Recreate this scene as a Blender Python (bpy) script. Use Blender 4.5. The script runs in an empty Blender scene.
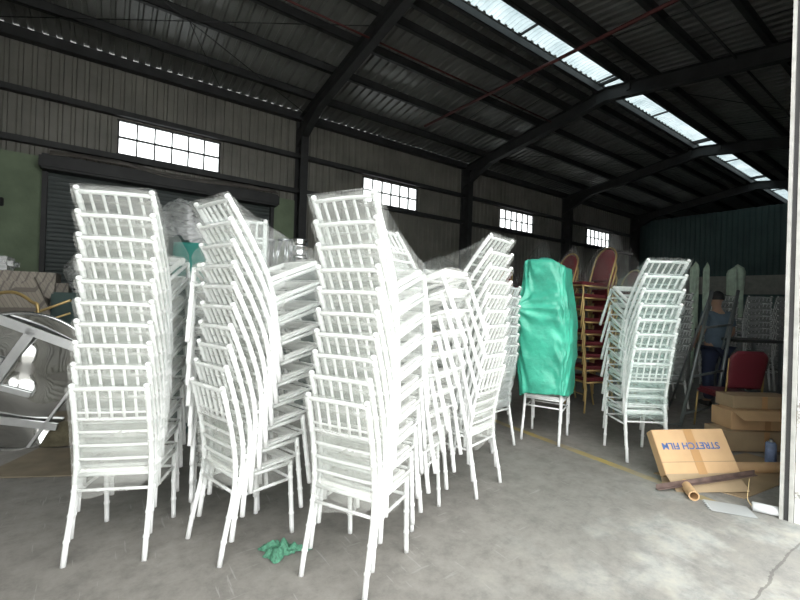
import bpy, bmesh, math, random
from mathutils import Vector, Matrix, noise
random.seed(7)
SC = bpy.context.scene
COL = SC.collection
R = math.radians
PI = math.pi

# ------------------------------------------------------------------ camera, sky, exposure
YAW, PITCH, ROLL, FPX, CH = .6179, .0036, .0322, 413., 1.42
_f = Vector((math.sin(YAW)*math.cos(PITCH), math.cos(YAW)*math.cos(PITCH), math.sin(PITCH)))
_r0 = Vector((math.cos(YAW), -math.sin(YAW), 0)); _u0 = _r0.cross(_f)
_r = _r0*math.cos(ROLL)+_u0*math.sin(ROLL); _u = _r.cross(_f)
cam = bpy.data.cameras.new('camera'); cam.sensor_width = 36; cam.lens = FPX/800*36
cam.clip_start = .02; cam.clip_end = 200
camo = bpy.data.objects.new('camera', cam); COL.objects.link(camo)
camo.matrix_world = Matrix(((_r.x,_u.x,-_f.x,0),(_r.y,_u.y,-_f.y,0),(_r.z,_u.z,-_f.z,CH),(0,0,0,1)))
SC.camera = camo

world = bpy.data.worlds.new('overcast_sky'); SC.world = world; world.use_nodes = True
wn = world.node_tree; bg = wn.nodes['Background']
bg.inputs[0].default_value = (.985, 1.0, .99, 1); bg.inputs[1].default_value = 1.0
SC.view_settings.view_transform = 'Standard'
SC.view_settings.look = 'None'
SC.view_settings.gamma = 1
SC.view_settings.use_curve_mapping = False
SC.view_settings.exposure = 2.2
try:
    cy = SC.cycles
    cy.transparent_max_bounces = 40
    cy.max_bounces = 10; cy.diffuse_bounces = 5; cy.glossy_bounces = 4; cy.transmission_bounces = 6
    cy.use_denoising = True
    cy.sample_clamp_indirect = 8
except Exception:
    pass

# ------------------------------------------------------------------ materials
MATS = {}
def new_mat(name):
    m = bpy.data.materials.new(name); m.use_nodes = True; MATS[name] = m
    nt = m.node_tree; b = nt.nodes['Principled BSDF']
    return m, nt, b
def noise_node(nt, scale, detail=4, vec=None, rough=.55):
    n = nt.nodes.new('ShaderNodeTexNoise'); n.inputs['Scale'].default_value = scale
    n.inputs['Detail'].default_value = detail; n.inputs['Roughness'].default_value = rough
    if vec is not None: nt.links.new(vec, n.inputs['Vector'])
    return n
def ramp(nt, src, stops):
    r = nt.nodes.new('ShaderNodeValToRGB'); nt.links.new(src, r.inputs[0])
    e = r.color_ramp.elements
    while len(e) < len(stops): e.new(.5)
    for i, (p, c) in enumerate(stops):
        e[i].position = p; e[i].color = (*c, 1) if len(c) == 3 else c
    return r
def simple(name, col, rough=.5, metal=0, var=.12, scale=6, bump=0, bscale=40, spec=.5):
    m, nt, b = new_mat(name)
    tc = nt.nodes.new('ShaderNodeTexCoord')
    n = noise_node(nt, scale, 5, tc.outputs['Object'])
    lo = tuple(max(0, c*(1-var)) for c in col); hi = tuple(min(1, c*(1+var)) for c in col)
    r = ramp(nt, n.outputs[0], [(.3, lo), (.7, hi)])
    nt.links.new(r.outputs[0], b.inputs['Base Color'])
    b.inputs['Roughness'].default_value = rough; b.inputs['Metallic'].default_value = metal
    b.inputs['Specular IOR Level'].default_value = spec
    if bump:
        n2 = noise_node(nt, bscale, 4, tc.outputs['Object'])
        bp = nt.nodes.new('ShaderNodeBump'); bp.inputs['Strength'].default_value = bump
        bp.inputs['Distance'].default_value = .02
        nt.links.new(n2.outputs[0], bp.inputs['Height']); nt.links.new(bp.outputs[0], b.inputs['Normal'])
    return m
def film(name, tint, lo, hi, scale=7, stretch=(1, 1, 3), gloss=.25, bump=.5):
    """clear stretch film: mostly see-through, milky streaks along the wrinkles"""
    m, nt, b = new_mat(name); nt.nodes.remove(b)
    out = nt.nodes['Material Output']
    tc = nt.nodes.new('ShaderNodeTexCoord'); mp = nt.nodes.new('ShaderNodeMapping')
    mp.inputs['Scale'].default_value = stretch; mp.inputs['Rotation'].default_value = (.3, .5, .2)
    nt.links.new(tc.outputs['Object'], mp.inputs[0])
    n = noise_node(nt, scale, 6, mp.outputs[0], .65); n.inputs['Distortion'].default_value = .8
    fr = ramp(nt, n.outputs[0], [(.40, (lo,)*3), (.56, (lo*.6+hi*.4,)*3), (.72, (hi,)*3)])
    bp = nt.nodes.new('ShaderNodeBump'); bp.inputs['Strength'].default_value = bump; bp.inputs['Distance'].default_value = .02
    nt.links.new(n.outputs[0], bp.inputs['Height'])
    tr = nt.nodes.new('ShaderNodeBsdfTransparent'); tr.inputs[0].default_value = (.97, .98, .98, 1)
    df = nt.nodes.new('ShaderNodeBsdfDiffuse'); df.inputs[0].default_value = (*tint, 1)
    tl = nt.nodes.new('ShaderNodeBsdfTranslucent'); tl.inputs[0].default_value = (*tint, 1)
    gl = nt.nodes.new('ShaderNodeBsdfGlossy'); gl.inputs['Roughness'].default_value = .22
    for s in (df, tl, gl): nt.links.new(bp.outputs[0], s.inputs['Normal'])
    m1 = nt.nodes.new('ShaderNodeMixShader'); m1.inputs[0].default_value = .4
    nt.links.new(df.outputs[0], m1.inputs[1]); nt.links.new(tl.outputs[0], m1.inputs[2])
    m2 = nt.nodes.new('ShaderNodeMixShader'); m2.inputs[0].default_value = gloss
    nt.links.new(m1.outputs[0], m2.inputs[1]); nt.links.new(gl.outputs[0], m2.inputs[2])
    m3 = nt.nodes.new('ShaderNodeMixShader'); nt.links.new(fr.outputs[0], m3.inputs[0])
    nt.links.new(tr.outputs[0], m3.inputs[1]); nt.links.new(m2.outputs[0], m3.inputs[2])
    nt.links.new(m3.outputs[0], out.inputs[0])
    return m
M_white = simple('white_resin', (.77, .78, .77), .32, var=.03)
M_seat = simple('white_seat', (.84, .84, .82), .45, var=.04)
M_film = film('clear_film', (.90, .90, .85), .15, .36, scale=4.5, gloss=.06, bump=.2)
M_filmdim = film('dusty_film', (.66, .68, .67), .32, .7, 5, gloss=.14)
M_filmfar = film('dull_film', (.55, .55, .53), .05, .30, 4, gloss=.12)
M_steel = simple('dark_painted_steel', (.034, .035, .035), .6, var=.3, scale=3)
M_sheet = simple('grey_corrugated_sheet', (.205, .198, .170), .5, var=.2, scale=1.3, spec=.6)
M_roof = simple('roof_sheet', (.20, .205, .19), .36, var=.25, scale=1.1, spec=.7)
M_green = simple('green_sheet', (.075, .125, .118), .5, var=.15, scale=1)
M_render = simple('green_painted_plaster', (.20, .255, .165), .85, var=.22, scale=1.6, bump=.3, bscale=12)
M_shutter = simple('shutter_slats', (.06, .075, .072), .5, var=.2, scale=2)
M_hood = simple('dusty_canvas', (.16, .145, .125), .9, var=.3, scale=4, bump=.5, bscale=8)
M_band = simple('grey_block_wall', (.42, .42, .37), .9, var=.15)
M_red_pipe = simple('red_primer', (.10, .022, .02), .6, var=.2)
M_card = simple('brown_cardboard', (.56, .37, .20), .8, var=.08, scale=5)
M_card2 = simple('dull_cardboard', (.36, .27, .165), .85, var=.12, scale=4)
M_tape = simple('parcel_tape', (.46, .27, .12), .3, var=.06)
M_blue = simple('blue_print', (.07, .14, .34), .7, var=.05)
M_gold = simple('gold_tube', (.50, .36, .15), .35, .6, var=.12)
M_redfab = simple('red_upholstery', (.16, .022, .028), .85, var=.2, scale=12, bump=.3, bscale=80)
M_maroon = simple('maroon_vinyl', (.13, .016, .026), .5, var=.1, scale=5)
M_mirror = simple('polished_stainless', (.62, .63, .62), .07, 1, var=.05, scale=1.5, bump=.12, bscale=2.0)
M_chrome = simple('chrome_tube', (.75, .76, .77), .12, 1, var=.05, scale=9, bump=.1)
M_tarp = simple('green_tarpaulin', (.06, .42, .29), .33, var=.3, scale=5, bump=.5, bscale=14)
M_teal = simple('teal_cloth', (.015, .17, .14), .7, var=.25, scale=4, bump=.3, bscale=10)
M_scrap = simple('green_netting', (.075, .24, .15), .6, var=.4, scale=60, bump=.6, bscale=120)
M_ladder = simple('grey_steel', (.20, .22, .22), .4, .5, var=.2)
M_mint = simple('pale_green_cover', (.58, .72, .58), .6, var=.2, scale=7)
M_rust = simple('brown_angle_iron', (.17, .12, .105), .5, .3, var=.3, scale=14)
M_trimlight = simple('pale_door_track', (.50, .50, .47), .5, var=.2, scale=10)
M_trimdark = simple('dark_door_rubber', (.05, .05, .05), .6, var=.2)
M_can = simple('blue_label', (.20, .26, .42), .4, var=.3, scale=20)
M_canmetal = simple('tin', (.5, .5, .5), .35, .8, var=.1)
M_roll = simple('white_paper_roll', (.75, .77, .78), .5, var=.06)
M_string = simple('jute_string', (.5, .38, .2), .9, var=.1)
M_skin = simple('skin', (.42, .26, .18), .6, var=.05)
M_hair = simple('black_hair', (.012, .012, .013), .55, var=.3, scale=30)
M_shirt = simple('blue_grey_shirt', (.12, .17, .22), .9, var=.12, scale=8)
M_pants = simple('navy_trousers', (.025, .035, .07), .9, var=.15, scale=8)
M_shoe = simple('dark_shoe', (.02, .02, .02), .5)
M_darkcloth = simple('dark_green_cloth', (.035, .06, .055), .8, var=.3, scale=4)
M_card3 = simple('grimy_cardboard', (.20, .165, .115), .9, var=.2, scale=5)
M_slip = simple('white_plastic_board', (.44, .46, .46), .5, var=.06)
M_black = simple('black_slot', (.02, .02, .02), .8)

def floor_mat():
    m, nt, b = new_mat('worn_concrete')
    g = nt.nodes.new('ShaderNodeNewGeometry'); P = g.outputs['Position']
    L = nt.links
    n1 = noise_node(nt, .55, 6, P, .6); n2 = noise_node(nt, 7, 10, P, .78); n3 = noise_node(nt, 2.3, 5, P, .6)
    base = ramp(nt, n1.outputs[0], [(.3, (.182, .172, .156)), (.7, (.250, .237, .215))])
    sp = ramp(nt, n2.outputs[0], [(.32, (.70,)*3), (.5, (1.0,)*3), (.72, (1.28,)*3)])
    mx = nt.nodes.new('ShaderNodeMix'); mx.data_type = 'RGBA'; mx.blend_type = 'MULTIPLY'; mx.inputs[0].default_value = 1
    L.new(base.outputs[0], mx.inputs[6]); L.new(sp.outputs[0], mx.inputs[7])
    # pale mottled patches, stronger towards the right of the doorway
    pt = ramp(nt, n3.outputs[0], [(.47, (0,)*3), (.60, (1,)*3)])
    sx = nt.nodes.new('ShaderNodeSeparateXYZ'); L.new(P, sx.inputs[0])
    def mr(src, a, bb, c=0, d=1):
        q = nt.nodes.new('ShaderNodeMapRange'); q.inputs[1].default_value = a; q.inputs[2].default_value = bb
        q.inputs[3].default_value = c; q.inputs[4].default_value = d; L.new(src, q.inputs[0]); return q.outputs[0]
    def mth(op, a, bb=None):
        q = nt.nodes.new('ShaderNodeMath'); q.operation = op
        for i, v in enumerate((a, bb)):
            if v is None: continue
            if isinstance(v, (int, float)): q.inputs[i].default_value = v
            else: L.new(v, q.inputs[i])
        return q.outputs[0]
    X, Y = sx.outputs[0], sx.outputs[1]
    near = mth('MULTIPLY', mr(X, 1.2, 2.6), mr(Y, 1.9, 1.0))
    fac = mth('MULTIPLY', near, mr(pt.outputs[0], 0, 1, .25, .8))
    m2 = nt.nodes.new('ShaderNodeMix'); m2.data_type = 'RGBA'
    L.new(fac, m2.inputs[0]); L.new(mx.outputs[2], m2.inputs[6])
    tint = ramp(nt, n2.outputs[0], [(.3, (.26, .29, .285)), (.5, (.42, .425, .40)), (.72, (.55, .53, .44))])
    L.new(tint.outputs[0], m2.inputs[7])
    # scratches
    mp = nt.nodes.new('ShaderNodeMapping'); mp.inputs['Scale'].default_value = (1, 9, 1); mp.inputs['Rotation'].default_value = (0, 0, .5)
    L.new(P, mp.inputs[0]); ns = noise_node(nt, 3.2, 3, mp.outputs[0]); 
    sc = ramp(nt, ns.outputs[0], [(.66, (0,)*3), (.70, (.45,)*3)])
    mpb = nt.nodes.new('ShaderNodeMapping'); mpb.inputs['Scale'].default_value = (14, 1.2, 1); mpb.inputs['Rotation'].default_value = (0, 0, -.35)
    L.new(P, mpb.inputs[0]); nsb = noise_node(nt, 2.6, 3, mpb.outputs[0])
    scb = ramp(nt, nsb.outputs[0], [(.655, (0,)*3), (.69, (.5,)*3)])
    mxs = nt.nodes.new('ShaderNodeMix'); mxs.data_type = 'RGBA'; L.new(scb.outputs[0], mxs.inputs[0])
    L.new(m2.outputs[2], mxs.inputs[6]); mxs.inputs[7].default_value = (.36, .35, .33, 1); m2 = mxs
    m3 = nt.nodes.new('ShaderNodeMix'); m3.data_type = 'RGBA'; L.new(sc.outputs[0], m3.inputs[0])
    L.new(m2.outputs[2], m3.inputs[6]); m3.inputs[7].default_value = (.33, .32, .30, 1)
    # worn yellow line painted across the bay
    wob = mth('MULTIPLY', mth('SUBTRACT', n2.outputs[0], .5), .05)
    lx = mth('ADD', mth('SUBTRACT', X, mth('ADD', mth('MULTIPLY', mth('SUBTRACT', Y, 2.0), .08), 3.80)), wob)
    band = mth('LESS_THAN', mth('ABSOLUTE', lx), .045)
    ext = mth('MULTIPLY', mth('GREATER_THAN', Y, 1.1), mth('LESS_THAN', Y, 4.2))
    wear = mr(n3.outputs[0], .35, .6, .75, .25)
    yf = mth('MULTIPLY', mth('MULTIPLY', band, ext), wear)
    m4 = nt.nodes.new('ShaderNodeMix'); m4.data_type = 'RGBA'; L.new(yf, m4.inputs[0])
    L.new(m3.outputs[2], m4.inputs[6]); m4.inputs[7].default_value = (.50, .36, .06, 1)
    # threshold joint and a few cracks
    jw = mth('ADD', mth('MULTIPLY', mth('SUBTRACT', n3.outputs[0], .5), .08), mth('MULTIPLY', mth('SUBTRACT', n2.outputs[0], .5), .05))
    j = mth('LESS_THAN', mth('ABSOLUTE', mth('ADD', mth('SUBTRACT', Y, .63), jw)), .006)
    cx = mth('LESS_THAN', mth('ABSOLUTE', mth('ADD', mth('ADD', mth('SUBTRACT', mth('MULTIPLY', X, .32), Y), .98), jw)), .0025)
    jj = mth('MULTIPLY', mth('MULTIPLY', j, mth('GREATER_THAN', X, 2.4)), .55)
    m5 = nt.nodes.new('ShaderNodeMix'); m5.data_type = 'RGBA'; L.new(jj, m5.inputs[0])
    L.new(m4.outputs[2], m5.inputs[6]); m5.inputs[7].default_value = (.07, .065, .06, 1)
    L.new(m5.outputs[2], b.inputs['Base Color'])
    b.inputs['Roughness'].default_value = .62
    bp = nt.nodes.new('ShaderNodeBump'); bp.inputs['Strength'].default_value = .25; bp.inputs['Distance'].default_value = .01
    L.new(n2.outputs[0], bp.inputs['Height']); L.new(bp.outputs[0], b.inputs['Normal'])
    return m
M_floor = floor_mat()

def plaster_mat():
    m, nt, b = new_mat('peeling_white_plaster')
    g = nt.nodes.new('ShaderNodeNewGeometry'); P = g.outputs['Position']
    n = noise_node(nt, 3.5, 6, P, .65); v = nt.nodes.new('ShaderNodeTexVoronoi'); v.feature = 'DISTANCE_TO_EDGE'
    v.inputs['Scale'].default_value = 2.2; nt.links.new(n.outputs[1], v.inputs['Vector'])
    r = ramp(nt, n.outputs[0], [(.38, (.10, .09, .08)), (.42, (.40, .39, .36)), (.45, (.80, .80, .78)), (.8, (.86, .86, .84))])
    nt.links.new(r.outputs[0], b.inputs['Base Color']); b.inputs['Roughness'].default_value = .9
    bp = nt.nodes.new('ShaderNodeBump'); bp.inputs['Strength'].default_value = .5; bp.inputs['Distance'].default_value = .02
    nt.links.new(n.outputs[0], bp.inputs['Height']); nt.links.new(bp.outputs[0], b.inputs['Normal'])
    return m
M_plaster = plaster_mat()

def skylight_mat():
    m, nt, b = new_mat('translucent_roof_sheet'); nt.nodes.remove(b)
    tc = nt.nodes.new('ShaderNodeTexCoord'); n = noise_node(nt, 1.4, 5, tc.outputs['Object'])
    r = ramp(nt, n.outputs[0], [(.3, (.13, .165, .175)), (.65, (.24, .28, .29))])
    tl = nt.nodes.new('ShaderNodeBsdfTranslucent'); nt.links.new(r.outputs[0], tl.inputs[0])
    tr = nt.nodes.new('ShaderNodeBsdfTransparent'); tr.inputs[0].default_value = (.8, .9, .95, 1)
    mx = nt.nodes.new('ShaderNodeMixShader'); mx.inputs[0].default_value = .02
    nt.links.new(tl.outputs[0], mx.inputs[1]); nt.links.new(tr.outputs[0], mx.inputs[2])
    nt.links.new(mx.outputs[0], nt.nodes['Material Output'].inputs[0])
    return m
M_sky = skylight_mat()
def glass_mat():
    m, nt, b = new_mat('window_glass'); nt.nodes.remove(b)
    tr = nt.nodes.new('ShaderNodeBsdfTransparent'); tr.inputs[0].default_value = (.93, .95, .95, 1)
    gl = nt.nodes.new('ShaderNodeBsdfGlossy'); gl.inputs['Roughness'].default_value = .05
    mx = nt.nodes.new('ShaderNodeMixShader'); mx.inputs[0].default_value = .06
    nt.links.new(tr.outputs[0], mx.inputs[1]); nt.links.new(gl.outputs[0], mx.inputs[2])
    nt.links.new(mx.outputs[0], nt.nodes['Material Output'].inputs[0])
    return m
M_glass = glass_mat()
def woven_mat():
    m, nt, b = new_mat('woven_strip_matting')
    tc = nt.nodes.new('ShaderNodeTexCoord'); mp = nt.nodes.new('ShaderNodeMapping'); mp.inputs['Rotation'].default_value = (.2, .5, .25)
    nt.links.new(tc.outputs['Object'], mp.inputs[0])
    w = nt.nodes.new('ShaderNodeTexBrick'); w.inputs['Scale'].default_value = 15
    w.inputs['Color1'].default_value = (.25, .22, .18, 1); w.inputs['Color2'].default_value = (.30, .27, .22, 1)
    w.inputs['Mortar'].default_value = (.15, .13, .11, 1); w.inputs['Mortar Size'].default_value = .03
    nt.links.new(mp.outputs[0], w.inputs['Vector'])
    nt.links.new(w.outputs[0], b.inputs['Base Color']); b.inputs['Roughness'].default_value = .6
    bp = nt.nodes.new('ShaderNodeBump'); bp.inputs['Strength'].default_value = .6; bp.inputs['Distance'].default_value = .01
    nt.links.new(w.outputs[1], bp.inputs['Height']); bp.invert = True; nt.links.new(bp.outputs[0], b.inputs['Normal'])
    return m
M_woven = woven_mat()

# ------------------------------------------------------------------ mesh helpers
def V(*a): return Vector(a)
class MB:
    def __init__(s): s.bm = bmesh.new()
    def box(s, lo, hi, M=None, bev=0):
        lo, hi = Vector(lo), Vector(hi)
        c = [V(x, y, z) for z in (lo.z, hi.z) for x, y in ((lo.x, lo.y), (hi.x, lo.y), (hi.x, hi.y), (lo.x, hi.y))]
        if M is not None: c = [M @ q for q in c]
        v = [s.bm.verts.new(q) for q in c]
        fs = [s.bm.faces.new([v[i] for i in f]) for f in ((3,2,1,0),(4,5,6,7),(0,1,5,4),(1,2,6,5),(2,3,7,6),(3,0,4,7))]
        if bev:
            es = list({e for f in fs for e in f.edges})
            bmesh.ops.bevel(s.bm, geom=es, offset=bev, segments=2, affect='EDGES')
        return s
    def tube(s, pts, rad, n=8, cap=True):
        pts = [Vector(p) for p in pts]; rings = []
        if isinstance(rad, (int, float)): rad = [rad]*len(pts)
        t0 = (pts[1]-pts[0]).normalized()
        a = t0.cross(V(0, 0, 1));
        if a.length < .2: a = t0.cross(V(0, 1, 0))
        a.normalize()
        for i, p in enumerate(pts):
            t = (pts[min(i+1, len(pts)-1)]-pts[max(i-1, 0)]).normalized()
            a = (a-t*a.dot(t)).normalized(); b = t.cross(a)
            rings.append([s.bm.verts.new(p+(a*math.cos(q)+b*math.sin(q))*rad[i]) for q in (2*PI*j/n for j in range(n))])
        for q, w in zip(rings, rings[1:]):
            for j in range(n):
                f = s.bm.faces.new((q[j], q[(j+1) % n], w[(j+1) % n], w[j])); f.smooth = True
        if cap:
            s.bm.faces.new(rings[0][::-1]); s.bm.faces.new(rings[-1])
        return s
    def grid(s, fn, nu, nv, closed_u=False, smooth=True):
        g = [[s.bm.verts.new(fn(i/nu, j/nv)) for i in range(nu if closed_u else nu+1)] for j in range(nv+1)]
        m = len(g[0])
        for j in range(nv):
            for i in range(nu):
                f = s.bm.faces.new((g[j][i], g[j][(i+1) % m], g[j+1][(i+1) % m], g[j+1][i])); f.smooth = smooth
        return g
    def prism(s, poly, d):
        """poly: list of Vector, extruded by vector d"""
        a = [s.bm.verts.new(p) for p in poly]; b = [s.bm.verts.new(Vector(p)+Vector(d)) for p in poly]
        n = len(a); s.bm.faces.new(a[::-1]); s.bm.faces.new(b)
        for i in range(n): s.bm.faces.new((a[i], a[(i+1) % n], b[(i+1) % n], b[i]))
        return s
    def mesh(s, name, mat):
        bmesh.ops.recalc_face_normals(s.bm, faces=s.bm.faces[:])
        me = bpy.data.meshes.new(name); s.bm.to_mesh(me); s.bm.free()
        me.materials.append(mat); return me
    def build(s, name, mat, parent=None, M=None):
        return obj(name, s.mesh(name, mat), parent, M)
def obj(name, me, parent=None, M=None):
    o = bpy.data.objects.new(name, me); COL.objects.link(o)
    if parent is not None: o.parent = parent
    if M is not None: o.matrix_basis = M
    return o
def thing(name, label, cat, M=None, group=None):
    o = bpy.data.objects.new(name, None); COL.objects.link(o); o.empty_display_size = .1
    if M is not None: o.matrix_basis = M
    return tag(o, label, cat, group)
def tag(o, label, cat, group=None):
    o['label'] = label; o['category'] = cat
    if group: o['group'] = group
    return o
def struct(o): o['kind'] = 'structure'; return o
def T(x, y, z=0): return Matrix.Translation((x, y, z))
def Rz(a): return Matrix.Rotation(a, 4, 'Z')
def Rx(a): return Matrix.Rotation(a, 4, 'X')
def Ry(a): return Matrix.Rotation(a, 4, 'Y')
def cr(P, n=6):
    """smooth curve through points"""
    P = [Vector(p) for p in P]; out = []
    for i in range(len(P)-1):
        p0, p1, p2, p3 = P[max(i-1, 0)], P[i], P[i+1], P[min(i+2, len(P)-1)]
        for k in range(n):
            t = k/n
            out.append(.5*((2*p1)+(p2-p0)*t+(2*p0-5*p1+4*p2-p3)*t*t+(3*p1-p0-3*p2+p3)*t**3))
    out.append(P[-1]); return out

# ------------------------------------------------------------------ the building
WY, FY, RY_, EZ, SL = 10.6, .55, 5.5, 6.34, .152     # window wall, front wall, ridge, eave height, slope
X0, X1, XE = -2.1, 22.3, 34.
def roof_z(y): return EZ+SL*(WY-y) if y > RY_ else EZ+SL*(WY-RY_)-SL*(RY_-y)
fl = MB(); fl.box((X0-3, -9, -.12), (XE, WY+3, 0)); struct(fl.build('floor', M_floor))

def ribs(a, b, pitch, h):
    """(s, height) profile of a box-ribbed sheet from a to b, ribs kept in step along the whole wall"""
    F = ((0, 0), (.55, 0), (.65, 1), (.9, 1), (1, 0))
    def ht(s):
        t = (s/pitch) % 1.0
        for (p, q), (p2, q2) in zip(F, F[1:]):
            if t <= p2: return h*(q+(q2-q)*(t-p)/(p2-p))
        return 0
    out = [(a, ht(a))]; k = math.floor(a/pitch)
    while k*pitch < b:
        for d, q in F[:-1]:
            x = (k+d)*pitch
            if a+1e-4 < x < b-1e-4: out.append((x, q*h))
        k += 1
    out.append((b, ht(b)))
    return out
def wall_sheet(mb, x0, x1, z0, z1, y, pitch=.2, h=.03):
    pr = ribs(x0, x1, pitch, h); v = [(mb.bm.verts.new((x, y+k, z0)), mb.bm.verts.new((x, y+k, z1))) for x, k in pr]
    for p, q in zip(v, v[1:]): mb.bm.faces.new((p[0], q[0], q[1], p[1]))
wins = [(5.955*i+.11, 5.955*i+2.10) for i in range(4)]
mb = MB()
wall_sheet(mb, X0, XE, 5.04, EZ-.02, WY)
wall_sheet(mb, X0, XE, 3.95, 4.36, WY)
wall_sheet(mb, 3.6, XE, 0, 3.95, WY)
prev = X0
for a, b in wins+[(XE, XE)]:
    wall_sheet(mb, prev, a, 4.36, 5.04, WY); prev = b
wall_back = struct(mb.build('wall_back', M_sheet))
mb = MB(); mb.box((X0, WY-.06, 0), (-1.0, WY+.12, 4.0), bev=.01); mb.box((3.38, WY-.06, 0), (3.98, WY+.12, 4.0), bev=.01)
mb.build('masonry_panel', M_render, wall_back)
mb = MB(); mb.box((-1.75, WY-.16, 2.95), (-1.6, WY-.06, 3.1), bev=.01); mb.tube([(-1.68, WY-.1, 3.0), (-1.68, WY-.14, 2.86)], .03)
mb.build('wall_lamp_bracket', M_black, wall_back)
for i in range(6):
    x = -1.93+6*i
    if x > XE: break
    mb = MB(); mb.box((x-.10, WY-.42, 0), (x+.10, WY-.40, EZ-.35)); mb.box((x-.10, WY-.04, 0), (x+.10, WY-.02, EZ-.1)); mb.box((x-.006, WY-.4, 0), (x+.006, WY-.04, EZ-.15))
    mb.build('column', M_steel, wall_back)
for z in (5.14, 4.22, ):
    mb = MB(); mb.box((X0, WY-.16, z-.03), (XE, WY-.01, z+.08)); mb.build('girt', M_steel, wall_back)
mb = MB(); mb.box((X0, WY-.2, EZ-.24), (XE, WY-.03, EZ-.05)); mb.box((X0, WY-.02, EZ-.24), (XE, WY-.012, EZ+.027)); mb.build('eave_beam', M_steel, wall_back)

# windows: two rows of six panes
for i, (a, b) in enumerate(wins):
    mb = MB(); z0, z1 = 4.36, 5.04; y0, y1 = WY-.03, WY+.03
    mb.box((a-.03, y0, z0-.03), (b+.03, y1, z0)); mb.box((a-.03, y0, z1), (b+.03, y1, z1+.03))
    for k in range(7):
        x = a+(b-a)*k/6; mb.box((x-.014, y0, z0), (x+.014, y1, z1))
    mb.box((a, y0, 4.685), (b, y1, 4.72))
    w = struct(mb.build('window_%d' % (i+1), M_steel))
    mb = MB(); mb.box((a, WY-.003, z0), (b, WY+.003, z1)); mb.build('pane', M_glass, w)

# roller shutter in the first bay
mb = MB()
pr = []
z = 0
while z < 3.75:
    pr += [(z, 0), (z+.03, -.014), (z+.062, -.014), (z+.075, 0)]; z += .085
v = [(mb.bm.verts.new((-1.0, WY-.02+k, q)), mb.bm.verts.new((3.38, WY-.02+k, q))) for q, k in pr]
for p, q in zip(v, v[1:]): mb.bm.faces.new((p[0], p[1], q[1], q[0]))
door = struct(mb.build('door_1', M_shutter))
for x in (-1.04, 3.36):
    mb = MB(); mb.box((x-.03, WY-.16, 0), (x+.05, WY-.03, 3.9)); mb.build('guide_rail', M_steel, door)
mb = MB(); mb.box((-1.1, WY-.46, 3.70), (3.45, WY-.06, 3.98), bev=.04); mb.build('roller_box', M_steel, door)
mb = MB()
def hoodf(u, v):
    x = -.95+4.35*u; n = noise.noise(V(x*1.6, v*2, 3))
    return V(x, WY-.06-.42*v+.02*n, 4.15-.12*v+.05*n-.06*v*v+.04*math.sin(u*9))
mb.grid(hoodf, 60, 6); h = mb.build('dust_cloth', M_hood, door)
sm = h.modifiers.new('thickness', 'SOLIDIFY'); sm.thickness = .012

# roof
mb = MB()
def roof_part(y0, y1, x0, x1):
    pr = ribs(x0, x1, .21, .04)
    v = [(mb.bm.verts.new((x, y0, roof_z(y0)+k)), mb.bm.verts.new((x, y1, roof_z(y1)+k))) for x, k in pr]
    for p, q in zip(v, v[1:]): mb.bm.faces.new((p[0], q[0], q[1], p[1]))
OP0, OP1 = 5.07, 5.68      # ridge opening below the translucent strip
roof_part(WY+.0, OP1, X0, XE); roof_part(OP0, FY-.3, X0, XE)
ceil = struct(mb.build('ceiling', M_roof))
for y in (9.62, 8.52, 7.50, 6.62, 6.12, 5.74, 5.01, 4.45, 3.42, 2.38, 1.35):
    zt = roof_z(y)
    mb = MB(); w, h = .09, .17
    mb.box((X0, y-w/2, zt-h-.01), (XE, y-w/2+.012, zt-.01)); mb.box((X0, y-w/2, zt-h-.01), (XE, y+w/2, zt-h+.004)); mb.box((X0, y-w/2, zt-.022), (XE, y+w/2, zt-.01))
    mb.build('purlin', M_steel, ceil)
for i in range(6):
    x = -1.93+6*i
    mb = MB()
    for (ya, yb) in ((WY-.05, RY_), (RY_, FY+.1)):
        for dz0, dz1, hw in ((-.20, -.186, .09), (-.52, -.505, .09), (-.505, -.20, .005)):
            za, zb = roof_z(ya), EZ+SL*(WY-RY_)
            if ya == RY_: za, zb = EZ+SL*(WY-RY_), roof_z(yb)
            P = [V(x-hw, ya, za+dz0), V(x+hw, ya, za+dz0), V(x+hw, ya, za+dz1), V(x-hw, ya, za+dz1)]
            mb.prism(P, (0, yb-ya, zb-za))
    for yy, sgn in ((WY-.05, -1), (FY+.1, 1)):                          # haunch
        za = EZ-.5
        mb.prism([V(x-.09, yy, za), V(x-.09, yy, za-.42), V(x-.09, yy+sgn*1.3, za+.2)], (.18, 0, 0))
    mb.build('rafter', M_steel, ceil)
    mb = MB(); zr = EZ+SL*(WY-RY_)
    for yy in (5.84, 4.98): mb.box((x-.04, yy-.04, zr-.45), (x+.04, yy+.04, zr-.09))
    mb.box((x-.04, 4.95, zr-.06), (x+.04, 5.86, zr+.0))
    mb.build('ridge_post', M_steel, ceil)
mb = MB(); zr = EZ+SL*(WY-RY_)
pr = ribs(X0, XE, .12, .02)
v = [[mb.bm.verts.new((x, y, zz+k)) for y, zz in ((5.98, zr+.02), (5.5, zr+.09), (4.86, zr+.0))] for x, k in pr]
for p, q in zip(v, v[1:]):
    for k in range(2): mb.bm.faces.new((p[k], q[k], q[k+1], p[k+1]))
mb.build('skylight_sheet', M_sky, ceil)
for x in [X0+3*k for k in range(12)]:
    mb = MB(); mb.box((x, 5.0, zr-.04), (x+.04, 5.74, zr-.0)); mb.build('skylight_bar', M_steel, ceil)
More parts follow.
